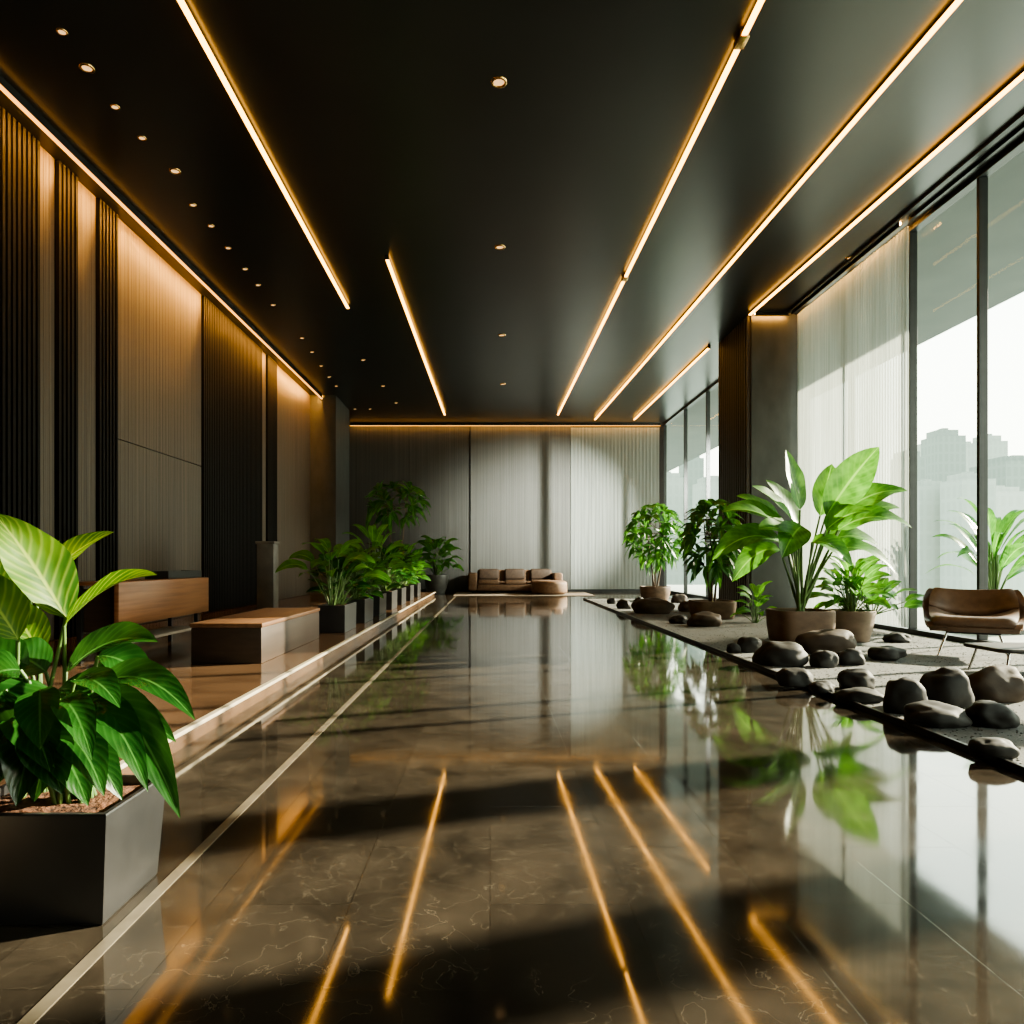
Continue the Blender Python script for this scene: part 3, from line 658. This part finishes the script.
# side profile: y, z, half width, lateral curl
PROF=[(-.50,.345,.42,.00),(-.44,.392,.45,.015),(-.26,.380,.475,.05),(-.04,.360,.49,.10),(.14,.382,.50,.14),(.25,.47,.505,.15),(.32,.58,.50,.12),(.38,.685,.47,.07),(.405,.73,.44,.05)]
def shell_grid(off,t0,t1,kw,ns=30,nu=20):
    g=[]
    for i in range(ns+1):
        row=[]
        for j in range(nu+1):
            y,z,w,c=cr(PROF,t0+(t1-t0)*i/ns); u=-1+2*j/nu
            y2,z2,_,_=cr(PROF,min(1,t0+(t1-t0)*i/ns+.01)); y1,z1,_,_=cr(PROF,max(0,t0+(t1-t0)*i/ns-.01))
            ty,tz=y2-y1,z2-z1; l=math.hypot(ty,tz) or 1; ny,nz=-tz/l,ty/l
            edge=min(1,min(i,ns-i)/3,min(j,nu-j)/2.5)**.5 if off>.01 else 1
            cu=c*abs(u)**2.4+off*(.45+.55*edge)
            row.append(Vector((u*w*kw,y+ny*cu,z+nz*cu)))
        g.append(row)
    return g
def shell_mesh(o1,o2,t0,t1,kw,ns=30,nu=20):
    a=shell_grid(o1,t0,t1,kw,ns,nu); b=shell_grid(o2,t0,t1,kw*.975,ns,nu)
    vs=[p for r_ in a for p in r_]+[p for r_ in b for p in r_]; W=nu+1; T=(ns+1)*W; fs=[]
    for i in range(ns):
        for j in range(nu):
            q=i*W+j; fs.append((q,q+1,q+W+1,q+W)); fs.append((T+q,T+q+W,T+q+W+1,T+q+1))
    for i in range(ns):
        for j in (0,nu):
            q=i*W+j; f=(q,q+W,T+q+W,T+q); fs.append(f if j==0 else f[::-1])
    for j in range(nu):
        for i in (0,ns):
            q=i*W+j; f=(q,T+q,T+q+1,q+1); fs.append(f if i==0 else f[::-1])
    return MB().add(vs,fs)
shell_mesh(0,-.075,0,1,1).build('shell',M['leather'],ch,60)
shell_mesh(.075,.004,.04,.53,.88).build('seat_pad',M['leather'],ch,60)
shell_mesh(.075,.004,.55,.96,.86).build('back_pad',M['leather'],ch,60)
for sx in (-1,1):
    for y,yy in ((-.25,-.34),(.12,.24)): MB().tube([(sx*.24,y,.28),(sx*.33,yy,.0)],.012,10).build('leg',M['chrome'],ch,60)
MB().box(-.26,.26,-.28,.15,.258,.284,.008).build('seat_frame',M['steel_dark'],ch)
def supercush(rx,ry,z0,z1,c=(0,0),e=3.2,mat=None):
    n=64; pr=[]
    hh=(z1-z0)
    for f,z in ((.96,0),(.985,.12),(1,.35),(1,.65),(.99,.88),(.96,.98),(.6,1.0),(.25,1.0)):
        pr.append((f,z0+hh*z))
    vs=[];fs=[]
    for f,z in pr:
        for k in range(n):
            a=2*math.pi*k/n; ca,sa=math.cos(a),math.sin(a)
            r=(abs(ca)**e+abs(sa)**e)**(-1/e); vs.append((c[0]+ca*r*rx*f,c[1]+sa*r*ry*f,z))
    for i in range(len(pr)-1):
        for k in range(n): a=i*n+k;b=i*n+(k+1)%n; fs.append((a,b,b+n,a+n))
    fs.append(tuple(range(n))[::-1]); fs.append(tuple(range((len(pr)-1)*n,len(pr)*n)))
    return MB().add(vs,fs)
ct=thing('coffee_table','low dark topped coffee table with pale steel legs before the lounge chair','table',(5.27,6.78,Z))
supercush(.52,.30,.225,.265,e=14).build('tabletop',M['table_top'],ct,50)
for sx in (-1,1):
    for sy in (-1,1): MB().tube([(sx*.40,sy*.22,.225),(sx*.46,sy*.25,0)],.012,10).build('leg',M['chrome'],ct,60)

# ------------------------------------------------------------------ outside
struct('terrace',MB().box(XR+.16,11.5,YB-4,34,-.3,-.01),M['terrace'],'pale terrace paving outside the glass','terrace')
struct('canopy',MB().box(XR+.16,10.0,YB-4,60,CEIL,CEIL+.4),M['soffit'],'grey overhanging canopy soffit outside the windows','canopy')
for y in (4.1,5.25,6.62):  # out-of-view posts added to throw dark bands across the near floor
    struct('shadow_post',MB().box(9.55,9.95,y-.17,y+.17,-.01,CEIL,.01),M['pillar'],'unseen grey post added outside to cast shadow bands on the floor','post')
struct('ground',MB().add([(-400,-300,-15),(900,-300,-15),(900,900,-15),(-400,900,-15)],[(0,1,2,3)]),M['ground'],'hazy city ground far outside','ground')
op=thing('terrace_plant','pale palm like plant outside the glass behind the lounge chair','plant',(7.9,11.0,-.01))
box_planter(op,.7,.7,.5,.03,M['planter_light'])
bushy(op,111,26,.45,.35,.95,.35,(.7,1.0),.2,M['leaf_mid'],shape='lance',droop=.22,stem=.012,el=(.1,1.2))
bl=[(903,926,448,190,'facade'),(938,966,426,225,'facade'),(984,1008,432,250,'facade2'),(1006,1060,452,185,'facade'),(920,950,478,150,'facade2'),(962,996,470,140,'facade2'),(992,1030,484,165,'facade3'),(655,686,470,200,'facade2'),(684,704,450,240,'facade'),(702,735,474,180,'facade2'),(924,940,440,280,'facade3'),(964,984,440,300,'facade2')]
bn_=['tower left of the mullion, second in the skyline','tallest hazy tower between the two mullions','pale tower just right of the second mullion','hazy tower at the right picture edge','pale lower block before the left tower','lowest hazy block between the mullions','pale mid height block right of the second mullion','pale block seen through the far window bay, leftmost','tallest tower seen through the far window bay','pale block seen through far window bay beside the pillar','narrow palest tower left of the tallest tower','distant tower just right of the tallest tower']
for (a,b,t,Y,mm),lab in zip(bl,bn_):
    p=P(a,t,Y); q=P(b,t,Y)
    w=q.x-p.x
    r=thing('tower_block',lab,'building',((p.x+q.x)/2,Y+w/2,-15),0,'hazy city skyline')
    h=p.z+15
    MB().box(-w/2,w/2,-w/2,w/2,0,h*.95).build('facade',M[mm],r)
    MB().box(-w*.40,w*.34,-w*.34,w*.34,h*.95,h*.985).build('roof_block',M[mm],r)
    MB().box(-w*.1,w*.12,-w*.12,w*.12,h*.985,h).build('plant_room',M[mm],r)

# ------------------------------------------------------------------ light, world, camera
def lamp(name,typ,energy,color,loc=(0,0,0)):
    l=bpy.data.lights.new(name,typ); l.energy=energy; l.color=color
    o=bpy.data.objects.new(name,l); C.objects.link(o); o.location=loc; return o
sun=lamp('sun','SUN',36,(1,.85,.65)); sun.data.angle=R(.8)
sd=Vector((1,.35,.43)).normalized(); sun.rotation_euler=sd.to_track_quat('Z','Y').to_euler()
sp_=lamp('added_far_wall_spot','SPOT',30000,(1,.97,.88),(9.4,17.0,4.3)); sp_.data.spot_size=R(34); sp_.data.spot_blend=1; sp_.data.shadow_soft_size=.08  # spot added outside the far bay to make the bright far wall patch
sp_.rotation_euler=(Vector((9.4,17.0,4.3))-Vector((2.1,25.7,2.6))).to_track_quat('Z','Y').to_euler()
w=bpy.data.worlds.new('sky'); SC.world=w; w.use_nodes=True; nt=w.node_tree; nt.nodes.clear()
out=nt.nodes.new('ShaderNodeOutputWorld'); bg=nt.nodes.new('ShaderNodeBackground')
tc=nt.nodes.new('ShaderNodeTexCoord'); sp=nt.nodes.new('ShaderNodeSeparateXYZ')
rp_=ramp(nt,[(0.0,(1,.98,.80)),(.25,(.97,1,.88)),(.8,(.68,.84,.82))])
nt.links.new(tc.outputs['Generated'],sp.inputs[0]); nt.links.new(sp.outputs['Z'],rp_.inputs['Fac']); nt.links.new(rp_.outputs['Color'],bg.inputs['Color'])
bg.inputs['Strength'].default_value=7.5; nt.links.new(bg.outputs[0],out.inputs['Surface'])
cam=bpy.data.cameras.new('camera'); co=bpy.data.objects.new('camera',cam); C.objects.link(co)
co.location=(0,0,H); co.rotation_euler=(R(90),0,0)
cam.sensor_width=36; cam.lens=F/1024*36; cam.shift_x=22/1024; cam.shift_y=50/1024; cam.clip_end=2000
SC.camera=co
try: SC.view_settings.look='AgX - Medium High Contrast'
except Exception as e: print(e)
